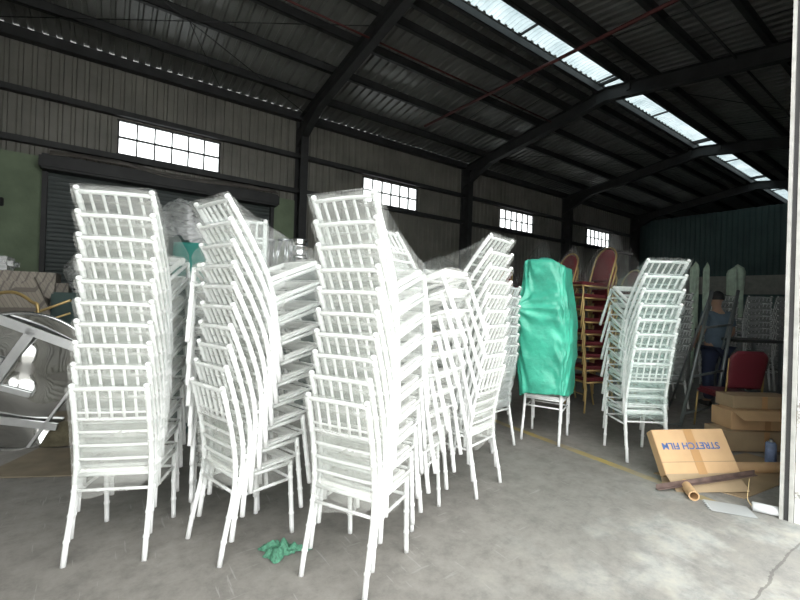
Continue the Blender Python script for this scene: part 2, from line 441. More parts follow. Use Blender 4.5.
# rods and pipes under the roof
def pipe(pts, r, mat, name): mb = MB(); mb.tube(pts, r, 6); return mb.build(name, mat, ceil)
pipe([(7.2, 9.2, 6.4), (7.2, 1.0, 6.3)], .035, M_red_pipe, 'red_pipe')
pipe([(X0, 7.05, roof_z(7.05)-.3), (10.0, 7.05, roof_z(7.05)-.3)], .02, M_red_pipe, 'thin_pipe')
pipe([(4.1, 2.9, roof_z(2.9)-.25), (22, 2.9, roof_z(2.9)-.25)], .025, M_steel, 'conduit')
for a, b in (((-1.9, 10.2), (4.1, 6.8)), ((-1.9, 6.8), (4.1, 10.2)), ((1.1, 8.5), (2.0, 10.2)), ((10.1, 9.6), (16, 6)), ((10.1, 5), (16, 1.5))):
    pipe([(a[0], a[1], roof_z(a[1])-.22), (b[0], b[1], roof_z(b[1])-.22)], .009, M_steel, 'brace_rod')
for x in (6.6, 7.6, 13.1, 19.0):
    for ya, yb in ((9.6, 6), (5, 1.4)):
        pipe([(x+1.5, ya, roof_z(ya)-.1), (x+1.5, yb, roof_z(yb)-.1)], .008, M_steel, 'sag_rod')

# gable walls
mb = MB()
pr = ribs(FY, WY, .2, .03)
v = [(mb.bm.verts.new((X1+k, y, 2.95)), mb.bm.verts.new((X1+k, y, 5.9))) for y, k in pr]
for p, q in zip(v, v[1:]): mb.bm.faces.new((p[0], q[0], q[1], p[1]))
wr = struct(mb.build('wall_right', M_green))
mb = MB(); mb.box((X1-.05, FY, 0), (X1+.1, WY-.3, 2.2)); mb.build('lower_wall', M_green, wr)
mb = MB(); mb.box((X1-.08, FY, 2.2), (X1+.1, WY-.3, 3.0)); mb.build('block_band', M_band, wr)
mb = MB(); mb.box((XE, FY, 0), (XE+.1, WY, 6.5)); mb.prism([V(XE, FY, 6.3), V(XE, WY, 6.3), V(XE, RY_, 7.2)], (.1, 0, 0)); struct(mb.build('wall_far', M_green))
mb = MB()
pr = ribs(FY, WY, .2, .03)
v = [(mb.bm.verts.new((X0+k, y, 0)), mb.bm.verts.new((X0+k, y, roof_z(y)))) for y, k in pr]
for p, q in zip(v, v[1:]): mb.bm.faces.new((p[0], q[0], q[1], p[1]))
struct(mb.build('wall_left', M_sheet))
# front wall with the doorway the picture is taken from
DX0, DX1, DZ = -1.9, 3.86, 4.9
mb = MB(); y0, y1 = FY, FY+.165
mb.box((X0, y0, 0), (DX0, y1, EZ-.1)); mb.box((DX0, y0, DZ), (DX1, y1, EZ-.1)); mb.box((DX1, y0, 0), (XE, y1, EZ-.1))
struct(mb.build('wall_front', M_plaster))
# door track on the jamb
mb = MB(); mb.box((3.835, .768, 0), (3.862, .788, DZ)); t1 = struct(mb.build('trim_1', M_trimlight))
mb = MB(); mb.box((3.85, .742, 0), (3.87, .767, DZ)); struct(mb.build('trim_2', M_trimdark))
mb = MB(); mb.box((3.838, .718, 0), (3.858, .740, DZ)); struct(mb.build('trim_3', M_trimlight))

# ------------------------------------------------------------------ the bamboo-style banquet chair
W = .19
def post_y(z):
    P = [(0, -.058), (.10, -.042), (.2, -.020), (.3, .002), (.38, .015), (.45, .020), (.55, .014), (.68, -.006), (.8, -.032), (.96, -.072)]
    for (a, ya), (b, yb) in zip(P, P[1:]):
        if z <= b: return ya+(yb-ya)*(z-a)/(b-a)
    return P[-1][1]
def wx(z): return W-.015*max(0, z)/.93
RINGS = (.12, .24, .36, .50, .62, .74, .86)
def turned(p0, p1, r, rings, fn=None, n=8, zr=None):
    """tube with bamboo nodes"""
    zs = sorted(set([p0, p1]+[q for g in rings for q in (g-.010, g-.004, g+.004, g+.010) if p0 < q < p1]+[p0+(p1-p0)*i/12 for i in range(13)]))
    pts = [fn(z) for z in zs]; rr = [r*1.22 if any(abs(z-g) < .006 for g in rings) else r for z in zs]
    return pts, rr
def chair_meshes():
    D = {}
    for s in (-1, 1):
        mb = MB(); p, r = turned(0, .925, .0140, RINGS, lambda z: V(s*wx(z), post_y(z), z)); mb.tube(p, r)
        mb.tube([(s*wx(.93), post_y(.925), .925), (s*wx(.93), post_y(.935)-.002, .936), (s*wx(.93), post_y(.94)-.003, .943)], [.0150, .0150, .009])
        D['rear', s] = mb.mesh('rear_leg', M_white)
        mb = MB(); p, r = turned(0, .44, .0140, (.12, .24, .34), lambda z: V(s*W, .392-.03*z/.44, z)); mb.tube(p, r)
        D['front', s] = mb.mesh('front_leg', M_white)
    mb = MB()
    for z, r, arch in ((.912, .0115, .004), (.785, .006, 0), (.748, .0095, .0), (.675, .008, 0), (.60, .008, 0), (.525, .008, 0)):
        mb.tube([V(wx(z)*(2*t-1), post_y(z)-.006*math.sin(PI*t), z+arch*math.sin(PI*t)) for t in [i/8 for i in range(9)]], r, 6)
    for k in range(5):
        x = (-W+.013)+2*(W-.013)*(k+1)/6; t = (k+1)/6; bow = -.006*math.sin(PI*t)
        mb.tube([V(x, post_y(z)+bow, z) for z in (.75, .79, .80, .81, .90, .915)], [.0078, .0078, .0105, .0078, .0078, .0075], 6)
    D['back'] = mb.mesh('backrest', M_white)
    mb = MB()
    for lo, hi in (((-.174, .026, .440), (-.146, .385, .466)), ((.146, .026, .440), (.174, .385, .466)), ((-.146, .026, .440), (.146, .054, .466)), ((-.146, .357, .440), (.146, .385, .466)), ((-.146, .185, .444), (.146, .215, .458))): mb.box(lo, hi, bev=.005)
    D['seat'] = mb.mesh('seat', M_seat)
    mb = MB()
    for a, b in (((-W, .020, .44), (W, .020, .44)), ((-W, .365, .43), (W, .365, .43)), ((-W, .020, .43), (-W, .365, .43)), ((W, .020, .43), (W, .365, .43))): mb.tube([a, b], .011, 6)
    D['frame'] = mb.mesh('seat_frame', M_white)
    for nm, a, b in (('r', (-W, post_y(.36), .36), (W, post_y(.36), .36)), ('f', (-W, .37, .335), (W, .37, .335)), ('L', (-W, post_y(.335), .335), (-W, .37, .335)), ('R', (W, post_y(.335), .335), (W, .37, .335))):
        mb = MB(); a, b = Vector(a), Vector(b); p = [a.lerp(b, t) for t in (0, .3, .32, .34, .66, .68, .70, 1)]
        mb.tube(p, [.0085, .0085, .012, .0085, .0085, .012, .0085, .0085], 6); D['st'+nm] = mb.mesh('stretcher', M_white)
    return D
def wrap_mesh(seed, mat, skirt=.36, top=False):
    mb = MB(); o = seed*13.7
    def nz(x, y, z, a): return a*noise.noise(V(x*5+o, y*5, z*5))+a*.5*noise.noise(V(x*14, y*14+o, z*14))
    # envelope over the back: outside, over the top rail, down the inside
    def back(u, v):
        x = (2*u-1)*.196; s = v*1.18
        top = .938+nz(x, 0, 0, .016)
        if s < .56: z = .40+(top-.40)*s/.56; y = post_y(z)-.024
        elif s < .62: z = top; y = post_y(.93)-.024+(s-.56)/.06*.045
        else: z = top-(top-.47)*(s-.62)/.56; y = post_y(z)+.021
        return V(x, y+nz(x, s, z, .012), z+nz(z, s, x, .004))
    mb.grid(back, 8, 22)
    # cover over the seat, hanging down round the sides in swags
    def seat(u, v):
        if not top: v = .35+v*.65
        a = 2*PI*u; c, s = math.cos(a), math.sin(a)
        ex = abs(c)**.35*(1 if c > 0 else -1); ey = abs(s)**.35*(1 if s > 0 else -1)
        if v < .35:
            k = v/.35*.98; z = .472+nz(ex*k, ey*k, 0, .006)
        else:
            k = 1+.03*(v-.35)+nz(ex, ey, v*2, .05)*(v-.35); q = (v-.35)/.65
            z = .472-q*(.472-skirt)*(1+.35*math.sin(a*4+o)+nz(ex, ey, 1, .5))
        return V(ex*k*.206, .20+ey*k*.21, z)
    mb.grid(seat, 32, 9, closed_u=True)
    return mb.mesh('plastic_wrap', mat)
CM = chair_meshes()
WR = [wrap_mesh(k, M_film) for k in range(4)]
WRT = [wrap_mesh(31, M_film, .34, True)]
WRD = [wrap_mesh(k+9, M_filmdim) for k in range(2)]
WRM = [wrap_mesh(k+5, film('minty_film', (.72, .88, .82), .08, .34, gloss=.1)) for k in range(1)]
WORDS = ['bottom', 'second', 'third', 'fourth', 'fifth', 'sixth', 'seventh', 'eighth', 'ninth', 'tenth']
def where(k, n):
    if k == 0: return 'lowest of'
    if k == n-1: return 'topmost of'
    return WORDS[k]+' from bottom of'
def add_parts(root, wrap=None):
    obj('seat', CM['seat'], root); obj('seat_frame', CM['frame'], root); obj('backrest', CM['back'], root)
    for s in (-1, 1): obj('leg', CM['rear', s], root); obj('leg', CM['front', s], root)
    for q in 'rfLR': obj('stretcher', CM['st'+q], root)
    if wrap: obj('plastic_wrap', wrap, root)
def clone(root):
    c = root.copy(); COL.objects.link(c)
    for ch in root.children:
        d = ch.copy(); COL.objects.link(d); d.parent = c
    return c
def stack_matrix(p, k, pz=.45):
    x0, y0, th, df, dz, dp, qp, qf, rl = p
    a = dp*k+qp*(k*k-9*k); sh = df*k+qf*(k*k-9*k)
    return T(x0, y0)@Rz(-th)@T(rl*k, sh, dz*k)@T(0, .2, pz)@Rx(a)@T(0, -.2, -pz)
def stack(p, n, adj, group, wraps, extra=None):
    protos = {}
    for k in range(n):
        w = wraps[(k*7+n) % len(wraps)] if wraps else None
        if k == n-1 and wraps is WR: w = WRT[0]
        key = id(w)
        if key not in protos:
            r = thing('chiavari_chair', '', 'chair', None, group); add_parts(r, w); protos[key] = r
        else: r = clone(protos[key])
        M = stack_matrix(p, k)
        r.matrix_basis = M@T(random.uniform(-.003, .003), random.uniform(-.003, .003), 0)@Rz(random.uniform(-.012, .012)) if k else M
        r['label'] = adj[0]+', '+where(k, n)+' '+adj[1]
def sleeve(p, n, kend, seed, label, mat):
    """loose film bag pulled down over the top of a stack"""
    mb = MB()
    def f(u, v):
        a = 2*PI*u; c, s_ = math.cos(a), math.sin(a)
        ex = abs(c)**.4*(1 if c > 0 else -1); ey = abs(s_)**.4*(1 if s_ > 0 else -1)
        if v < .4:
            q = v/.4; k = n-1
            y0 = -.105+.05*q; y1 = -.055+(.435+.055)*q**1.3; zb = .952-(.952-.50)*q; hx = .195+.02*q
        else:
            q = (v-.4)/.6; k = (n-1)+(kend-n+1)*q; y0, y1, zb, hx = -.055, .435, .50-.04*q, .215
        m = noise.noise(V(c*3+seed, s_*3, v*5)); m2 = noise.noise(V(c*8+seed, s_*8, v*14))
        g = 1+.05*m+.025*m2
        P = V(ex*hx*g, (y0+y1)/2+ey*(y1-y0)/2*g, zb+.03*m*(1 if v > .9 else .3))
        return stack_matrix(p, k)@P
    g = mb.grid(f, 56, 36, closed_u=True); mb.bm.faces.new(g[0])
    tag(mb.build('film_bag', mat), label, 'plastic bag')
STA = (.054, 2.685, .422, .013, .126, .039, -.002, -.003, .001)
STB = (.530, 2.488, 1.316, .013, .125, .041, -.001, -.003, .007)
STC = (.992, 1.854, 1.086, .010, .121, .033, -.002, -.004, .003)
STD = (1.605, 2.458, 2.738, .021, .123, .036, -.001, -.002, 0)
STE = (2.408, 2.212, -.258, .016, .128, .049, 0, 0, 0)
STJ = (.796, 3.171, 3.495, .023, .123, .022, 0, 0, 0)
STK = (3.22, 2.76, -.12, .012, .105, .03, 0, 0, 0)
STH = (4.155, 1.806, .645, -.002, .157, .0686, 0, 0, 0)
STG = (3.76, 2.657, 1.178, .012, .118, .035, 0, 0, 0)
stack(STA, 10, ('white film-wrapped chair', 'the leftmost tall front stack'), 'chairs in the leftmost stack', WR)
stack(STB, 10, ('white film-wrapped chair', 'the leaning second front stack'), 'chairs in the second stack', WR)
stack(STC, 10, ('white film-wrapped chair', 'the nearest stack at centre front'), 'chairs in the nearest stack', WR)
stack(STD, 10, ('wrapped white chair facing forwards', 'the stack beside the nearest one'), 'chairs facing the door in the fourth stack', WR)
stack(STE, 10, ('white chair', 'the leaning stack beside the green tarp'), 'chairs in the stack left of the tarp', WR)
stack(STJ, 10, ('white chair facing the doorway', 'the stack behind the second front stack'), 'chairs in the hidden stack', WR)
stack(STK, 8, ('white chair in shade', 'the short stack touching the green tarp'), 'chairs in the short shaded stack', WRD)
stack(STH, 8, ('bare-backed white chair', 'the stack behind the stretch film carton'), 'chairs in the stack behind the carton', WRM)
stack(STG, 3, ('white chair with legs showing', 'the stack under the green tarpaulin'), 'chairs under the tarpaulin', None)
M_bag = film('loose_clear_bag', (.93, .93, .90), .05, .24, 6, (1, 1, 2), gloss=.2, bump=.5)
sleeve(STA, 10, 4.5, 1, 'loose clear plastic bag over the top of the leftmost stack', M_bag)
sleeve(STB, 10, 6.5, 2, 'loose clear plastic bag over the top of the leaning second stack', M_bag)
sleeve(STC, 10, 5.0, 3, 'loose clear plastic bag over the top of the nearest stack', M_bag)
sleeve(STH, 8, 6.0, 4, 'loose clear plastic bag over the stack behind the carton', M_bag)
sleeve(STE, 10, 7.5, 5, 'loose clear plastic bag over the leaning stack beside the tarp', M_bag)
sleeve(STJ, 10, 6.5, 6, 'loose clear plastic bag over the stack behind the second stack', M_bag)
# dim stacks at the far right
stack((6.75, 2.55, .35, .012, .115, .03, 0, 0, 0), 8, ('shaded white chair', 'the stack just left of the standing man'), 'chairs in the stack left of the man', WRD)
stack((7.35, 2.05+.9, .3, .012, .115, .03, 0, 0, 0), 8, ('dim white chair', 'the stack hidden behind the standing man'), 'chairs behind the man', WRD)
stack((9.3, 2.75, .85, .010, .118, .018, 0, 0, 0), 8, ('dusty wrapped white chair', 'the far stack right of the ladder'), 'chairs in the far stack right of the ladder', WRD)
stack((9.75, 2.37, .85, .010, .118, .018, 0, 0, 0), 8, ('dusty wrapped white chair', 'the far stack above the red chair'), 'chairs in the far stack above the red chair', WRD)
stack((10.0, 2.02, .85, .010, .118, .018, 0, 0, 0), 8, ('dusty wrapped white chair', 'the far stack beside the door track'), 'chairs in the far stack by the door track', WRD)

# ------------------------------------------------------------------ gold banquet chairs with red upholstery
def gold_meshes():
    D = {}; r = .0125
    def arch(x0, z0, y, top, n=12):
        pass
    mb = MB(); mb.box((-.19, .03, .42), (.19, .42, .465), bev=.02); D['seat'] = mb.mesh('seat', M_redfab)
    def by(z): return .02-.11*(z-.42)/.5
    mb = MB(); N = 14
    def pad(u, v):      # shield shaped padded back
        t = v; z = .52+.45*t; hw = .165+.015*math.sin(PI*t) if t < .6 else .18*math.sqrt(max(0, 1-((t-.6)/.42)**2))
        a = 2*PI*u; return V(hw*math.cos(a), by(z)+.024*math.sin(a), z)
    g = mb.grid(pad, 16, N, closed_u=True); mb.bm.faces.new(g[0]); mb.bm.faces.new(g[-1][::-1])
    D['pad'] = mb.mesh('backrest', M_redfab)
    mb = MB(); pts = [V(s*.2, by(z), z) for s, z in ((-1, .42), (-1, .6), (-1, .78))]+[V(-.19, by(.87), .87), V(-.12, by(.96), .96), V(0, by(1.0), 1.0), V(.12, by(.96), .96), V(.19, by(.87), .87)]+[V(.2, by(z), z) for z in (.78, .6, .42)]
    mb.tube(cr(pts, 3), r, 8); D['bframe'] = mb.mesh('back_frame', M_gold)
    for s in (-1, 1):
        mb = MB(); mb.tube(cr([(s*.2, .02, .43), (s*.2, .0, .25), (s*.2, -.05, 0)], 4), r, 8); D['rear', s] = mb.mesh('leg', M_gold)
        mb = MB(); mb.tube(cr([(s*.185, .40, .40), (s*.20, .405, .30), (s*.21, .43, 0)], 4), r, 8); D['front', s] = mb.mesh('leg', M_gold)
    mb = MB(); mb.tube(cr([(-.2, .40, .30), (-.185, .405, .39), (-.13, .41, .412), (.13, .41, .412), (.185, .405, .39), (.2, .40, .30)], 4), r, 8)
    mb.tube([(-.2, .02, .41), (-.2, .4, .405)], r, 6); mb.tube([(.2, .02, .41), (.2, .4, .405)], r, 6); mb.tube([(-.2, .02, .41), (.2, .02, .41)], r, 6)
    mb.tube([(-.2, .41, .24), (.2, .41, .24)], .008, 6)
    D['frame'] = mb.mesh('seat_frame', M_gold)
    return D
GM = gold_meshes()
def gold_root(group):
    r = thing('banquet_chair', '', 'chair', None, group)
    obj('seat', GM['seat'], r); obj('backrest', GM['pad'], r); obj('back_frame', GM['bframe'], r); obj('seat_frame', GM['frame'], r)
    for s in (-1, 1): obj('leg', GM['rear', s], r); obj('leg', GM['front', s], r)
    return r
g0 = gold_root('red banquet chairs')
def gold_stack(p, n, phrase, group):
    global g0
    for k in range(n):
        if not g0.get('used'): r = g0; r['used'] = 1
        else:
            r = clone(g0); 
        r['group'] = group
        r.matrix_basis = stack_matrix(p, k)
        r['label'] = 'red-seated gold banquet chair, '+where(k, n)+' '+phrase
def tent(cx, cy, th, zt, zb, wx, wy, seed, label, tip=(0, 0), mat=None):
    mb = MB()
    def f(u, v):
        a = 2*PI*u; q = v**.7; c, s = math.cos(a), math.sin(a)
        ex = abs(c)**.6*(1 if c > 0 else -1); ey = abs(s)**.6*(1 if s > 0 else -1)
        n = noise.noise(V(math.cos(a)*2.5+seed, math.sin(a)*2.5, v*2))
        k = q*(1+.18*n)
        return V(tip[0]*(1-q)+ex*k*wx, tip[1]*(1-q)+ey*k*wy, zt+(zb-zt)*v+.05*n*v)
    mb.grid(f, 40, 14, closed_u=True)
    o = mb.build('plastic_cover', mat or M_filmfar, None, T(cx, cy)@Rz(-th))
    return tag(o, label, 'plastic sheet', None)
gold_stack((5.74, 3.10, -1.20, .010, .162, .008, 0, 0, 0), 9, 'the stack between tarp and carton', 'banquet chairs in the middle gold stack')
tent(5.68, 3.14, -1.07, 2.50, 1.66, .27, .36, 1, 'clear plastic sheet peaked over the gold chairs right of the tarp', (0, -.25))
gold_stack((6.03, 3.85, -1.25, .010, .162, .008, 0, 0, 0), 9, 'the stack just behind the green tarp', 'banquet chairs in the stack behind the tarp')
tent(5.95, 3.9, -1.07, 2.40, 1.6, .27, .36, 2, 'clear plastic sheet over the red chairs just behind the tarp top', (0, -.2))
gold_stack((6.66, 4.80, -1.3, .010, .162, .008, 0, 0, 0), 9, 'the far stack peeking above the tarp', 'banquet chairs in the far stack above the tarp')
tent(6.55, 4.82, -1.07, 2.62, 1.8, .3, .4, 3, 'pointed plastic sheet on the far red stack above the tarp', (0, -.1))
gold_stack((6.40, 5.45, -1.3, .010, .162, .008, 0, 0, 0), 8, 'the far stack left of the tarp top', 'banquet chairs in the far stack left of the tarp')
gold_stack((5.62, 6.1, -1.3, .010, .162, .008, 0, 0, 0), 8, 'the far stack below the second window', 'banquet chairs in the farthest red stack')
tent(5.3, 6.2, 3.7, 2.35, 1.6, .8, .6, 4, 'dusty plastic sheet spread over far chairs below the second window', (0, .2))
gold_stack((6.75, 3.25, -1.07, .010, .155, .02, 0, 0, 0), 8, 'the shaded stack behind the middle gold stack', 'banquet chairs in the shaded stack')
tent(6.7, 3.3, -1.07, 2.40, 1.2, .3, .42, 5, 'greyish plastic sheet over the stack left of the white carton stack', (0, -.1))

# ------------------------------------------------------------------ green tarpaulin over the third stack
mb = MB()
def ridged(p, f):
    return 1-2*abs(noise.noise(p*f))
def tarp(u, v):
    a = 2*PI*u; c, s = math.cos(a), math.sin(a)
    ex = abs(c)**.38*(1 if c > 0 else -1); ey = abs(s)**.38*(1 if s > 0 else -1)
    z0 = .46+.06*math.sin(a+2.6)+.02*noise.noise(V(c*3, s*3, 1)); z1 = 1.83
    q = max(0, (v-.92)/.08); k = 1-q; v2 = min(1, v/.92)
    z = z0+(z1-z0)*v2
    hw = .222+.030*math.sin(PI*min(1, v2*1.15)); hd = .265+.02*math.sin(PI*v2)
    lean = -.17*max(0, v2-.35)
    P = V(c*.24, s*.26, z)
    # creases run diagonally from the gathered knot
    d = V(P.x*2.2+P.z*.75, P.y*2.2-P.z*.6, P.z*.35)
    fold = .55*ridged(d+V(3, 1, 2), 2.6)+.38*ridged(d+V(1, 5, 0), 6.0)+.10*ridged(P, 11)
    kx, ky = -.12, -.235
    dist = math.sqrt((z-1.40)**2+(c*.24-kx)**2+(s*.26-ky)**2)
    knot = .09*math.exp(-(dist/.09)**2); rad = .016*math.cos(9*math.atan2(z-1.40, c*.24-kx))*math.exp(-(dist/.28)**2)
    kk = k*(1.02+.12*fold-.14*max(0, v2-.62)/.38)
    x = ex*kk*hw+rad*ex; y = .19+ey*kk*hd+lean+rad*ey
    x += -knot*.6; y += -knot
    if q > 0: z += .05*q*(-ey)+.03*math.sin(q*PI)*ridged(V(x, y, 0), 6)
    z += .07*max(0, -c*.5-s*.7)*max(0, v2-.8)/.2
    if q > 0: x += (-.03 if s < 0 else 0)*q
    return V(x, y, z)
mb.grid(tarp, 120, 90, closed_u=True)
o = mb.build('tarpaulin', M_tarp, None, T(3.76, 2.657)@Rz(-1.178))
sd = o.modifiers.new('thickness', 'SOLIDIFY'); sd.thickness = .004
tag(o, 'wrinkled bright green tarpaulin wrapped over a chair stack', 'tarpaulin')

# ------------------------------------------------------------------ floor litter by the door
# tilted stretch film carton
bw, bh, bd = .60, .36, .09
Mb = T(3.72, 1.45, .09)@Rz(-.66)@Rx(R(-32))@Ry(R(-3.6))
box = thing('cardboard_box', 'tilted brown carton printed STRETCH FILM upside down in blue', 'box', Mb)
mb = MB(); mb.box((0, 0, 0), (bw, bd, bh), bev=.004); mb.build('carton', M_card, box)
mb = MB(); mb.box((bw*.5-.035, -.0025, 0), (bw*.5+.035, -.0005, bh)); mb.build('packing_tape', M_tape, box)
mb = MB(); mb.box((0, -.004, .095), (bw, -.0005, .099)); mb.build('flap_seam', M_card2, box)
mb = MB(); mb.prism([V(0, 0, 0), V(.0, .0, .008), V(.02, -.03, -.13), V(.02, -.034, -.137)], (bw-.03, 0, 0)); mb.prism([V(0, .08, 0), V(0, .08, .006), V(.0, .12, -.10), V(.0, .116, -.10)], (bw, 0, 0))
mb.build('bottom_flap', M_card2, box)
cu = bpy.data.curves.new('lettering', 'FONT'); cu.body = 'STRETCH FILM'; cu.size = .075; cu.extrude = .0008; cu.offset = .0012
cu.align_x = 'CENTER'; cu.align_y = 'CENTER'
tmp = bpy.data.objects.new('tmp', cu); COL.objects.link(tmp)
me = bpy.data.meshes.new_from_object(tmp.evaluated_get(bpy.context.evaluated_depsgraph_get()))
bpy.data.objects.remove(tmp); me.materials.clear(); me.materials.append(M_blue)
wdt = max(v.co.x for v in me.vertices)-min(v.co.x for v in me.vertices)
# text plane faces -Y, turned upside down
obj('lettering', me, box, T(bw*.5-.02, -.0035, .225)@Rx(PI/2)@Rz(PI)@Matrix.Diagonal((.47/wdt, 1.0, 1, 1)))

mb = MB()     # cardboard core tube
p0, p1 = V(3.62, 1.22, .037), V(4.02, 1.50, .037); d = (p1-p0)
mb.tube([p0, p1], .036, 20, cap=False); mb.tube([p0, p1], .028, 20, cap=False)
ax = d.normalized(); sd_ = ax.cross(V(0, 0, 1)).normalized(); up = sd_.cross(ax)
for P in (p0, p1):
    ra = [[mb.bm.verts.new(P+(sd_*math.cos(2*PI*i/20)+up*math.sin(2*PI*i/20))*rr) for i in range(20)] for rr in (.028, .036)]
    for i in range(20): mb.bm.faces.new((ra[0][i], ra[0][(i+1) % 20], ra[1][(i+1) % 20], ra[1][i]))
tag(mb.build('cardboard_tube', M_card), 'short cardboard core tube lying below the tilted carton', 'tube')
mb = MB()     # angle bar resting on the tube
a, b = V(3.565, 1.46, .012), V(4.26, 1.03, .13); d = b-a; n = d.cross(V(0, 0, 1)).normalized()*.032
mb.prism([a, a+n, a+n+V(0, 0, .004), a+V(0, 0, .004)], d); mb.prism([a+V(0, 0, .004), a+V(0, 0, .036), a+n*.12+V(0, 0, .036), a+n*.12+V(0, 0, .004)], d)
tag(mb.build('steel_bar', M_rust), 'long brown steel angle bar across the cardboard tube', 'bar')
def sheet(name, pts, z, th, mat, label, cat, bend=0):
    mb = MB(); mb.prism([V(x, y, z) for x, y in pts], (0, 0, th)); return tag(mb.build(name, mat), label, cat)
sheet('cardboard_sheet', [(3.90, 1.62), (4.0, 1.02), (5.2, .86), (5.3, 1.35)], .002, .006, M_card2, 'flat cardboard sheet on the floor beside the door track', 'cardboard')
mb = MB(); Mw = T(3.70, 1.19, .0)@Rz(-.98)
mb.box((0, -.18, .004), (.27, .0, .007), bev=.001)
for k in range(6): mb.tube([(-.012, -.02-.028*k, .006), (.008, -.02-.028*k, .010)], .003, 6)
tag(mb.build('spiral_pad', M_slip, None, Mw), 'pale ring-bound sheet lying in front of the carton', 'pad')
rl = thing('paper_roll', 'small white roll with string beside the door track', 'roll', T(3.82, .93, .034)@Rz(R(-52)))
mb = MB(); mb.tube([(0, 0, 0), (.002, 0, 0), (.17, 0, 0), (.172, 0, 0)], [.008, .032, .032, .008], 16); mb.build('roll_body', M_roll, rl, Rz(R(-15)))
mb = MB(); mb.tube(cr([(.0, 0, 0), (-.02, .02, .04), (.02, .1, .10), (.05, .16, .14)], 5), .003, 5); mb.build('string', M_string, rl)
# stacked cartons behind
def carton(x, y, z, rz, dx, dy, dz, label, mat=M_card2, flap=False):
    r = thing('carton', label, 'box', T(x, y, z)@Rz(rz))
    mb = MB(); mb.box((0, 0, 0), (dx, dy, dz), bev=.004); mb.build('box_body', mat, r)
    mb = MB(); mb.box((dx*.5-.03, -.002, 0), (dx*.5+.03, -.0003, dz)); mb.build('packing_tape', M_tape, r)
    if flap:
        mb = MB(); mb.prism([V(0, 0, dz), V(0, 0, dz+.005), V(0, -.16, dz-.05), V(0, -.16, dz-.055)], (dx, 0, 0)); mb.build('flap', M_card, r)
    return r
carton(5.16, 1.47, .010, -.58, .84, .30, .20, 'long low carton at the bottom of the pile by the track')
carton(5.28, 1.47, .212, -.62, .75, .28, .19, 'long carton with folded flap in the middle of the pile', M_card, True)
carton(5.42, 1.50, .406, -.60, .68, .24, .13, 'flat carton on top of the pile under the red chair')
mb = MB(); mb.tube([(4.47, 1.30, .05), (5.25, .82, .05)], .045, 14); tag(mb.build('cardboard_roll', M_card), 'long cardboard roll lying before the bottom carton', 'tube')
can = thing('spray_can', 'blue and white can standing by the door track', 'can', T(5.16, 1.13, .009)@Matrix.Scale(1.2, 4))
mb = MB(); mb.tube([(0, 0, 0), (0, 0, .004), (0, 0, .15), (0, 0, .165)], [.034, .036, .036, .024], 20); mb.build('can_body', M_can, can)
mb = MB(); mb.tube([(0, 0, .165), (0, 0, .17), (0, 0, .185)], [.02, .012, .012], 12); mb.build('cap', M_canmetal, can)
# green netting scrap on the floor
mb = MB()
def scrap(u, v):
    a = 2*PI*u; rr = v*(.085+.03*math.sin(3*a+.6)+.02*math.sin(7*a))
    x, y = rr*1.25*math.cos(a), rr*.8*math.sin(a)
    if x > .06: y *= .6; x *= 1.1
    h = .055*(1-v)**.6*(1+noise.noise(V(x*30, y*30, 0)))+.012*abs(noise.noise(V(x*60, y*60, 4)))
    return V(x, y, .004+h)
mb.grid(scrap, 64, 14, closed_u=True)
tag(mb.build('netting_scrap', M_scrap, None, T(.83, 2.24)@Rz(-.55)), 'crumpled green netting scrap on the floor between front stacks', 'scrap')

# ------------------------------------------------------------------ red chair, ladder, bench, man at the right
def red_chair():
    r = thing('upholstered_chair', 'chair with a rounded maroon backrest behind the carton pile', 'chair', T(5.93, 1.56)@Rz(-.66))
    mb = MB(); mb.box((-.21, .05, .42), (.21, .46, .49), bev=.025); mb.build('seat', M_maroon, r)
    mb = MB()
    def pad(u, v):
        z = .56+.43*v; hw = .215-.03*(1-v); 
        if v > .78: hw *= (1-((v-.78)/.24)**2*.45)
        a = 2*PI*u; c, s = math.cos(a), math.sin(a)
        return V(hw*abs(c)**.4*(1 if c > 0 else -1), -.02-.08*v+.028*s, z)
    g = mb.grid(pad, 24, 14, closed_u=True); mb.bm.faces.new(g[0]); mb.bm.faces.new(g[-1][::-1])
    mb.build('backrest', M_maroon, r)
    for s in (-1, 1):
        mb = MB(); mb.tube(cr([(s*.19, -.05, .90), (s*.2, -.02, .5), (s*.225, .02, .3), (s*.225, -.05, 0)], 4), .011); mb.build('leg', M_gold, r)
        mb = MB(); mb.tube([(s*.2, .44, .42), (s*.21, .47, 0)], .011); mb.build('leg', M_gold, r)
red_chair()
lad = thing('stepladder', 'grey steel stepladder in front of the man', 'ladder')
la, lb = V(5.70, 2.09, 0), V(6.32, 2.0, 1.68); ra_, rb_ = V(6.55, 2.02, 0), V(7.3, 2.0, 1.73)
for a, b in ((la, lb), (ra_, rb_)):
    mb = MB(); d = (b-a); mb.tube([a+V(0, 0, .01), b], .022, 6); mb.build('rail', M_ladder, lad)
for t in (.10, .36, .72):
    mb = MB(); mb.tube([la.lerp(lb, t), ra_.lerp(rb_, t)], .016, 6); mb.build('rung', M_ladder, lad)
for a, b in ((lb, V(6.75, 2.62, 0)), (rb_, V(7.6, 2.42, 0))):
    mb = MB(); mb.tube([a, b+V(0, 0, .01)], .016, 6); mb.build('rear_strut', M_ladder, lad)
mb = MB(); mb.tube([V(5.70, 2.09, .05), V(5.5, 2.25, .012)], .012, 6); mb.build('foot_bar', M_ladder, lad)
bn = thing('steel_bench', 'dark steel frame bench between ladder and red chair', 'bench', T(7.25, 1.95)@Rz(-.62))
mb = MB(); mb.box((0, 0, 1.0), (.62, .5, 1.04), bev=.004); mb.build('bench_top', M_steel, bn)
for x in (.02, .6):
    for y in (.02, .48):
        mb = MB(); mb.box((x-.02, y-.02, 0), (x+.02, y+.02, 1.0)); mb.build('leg', M_ladder, bn)
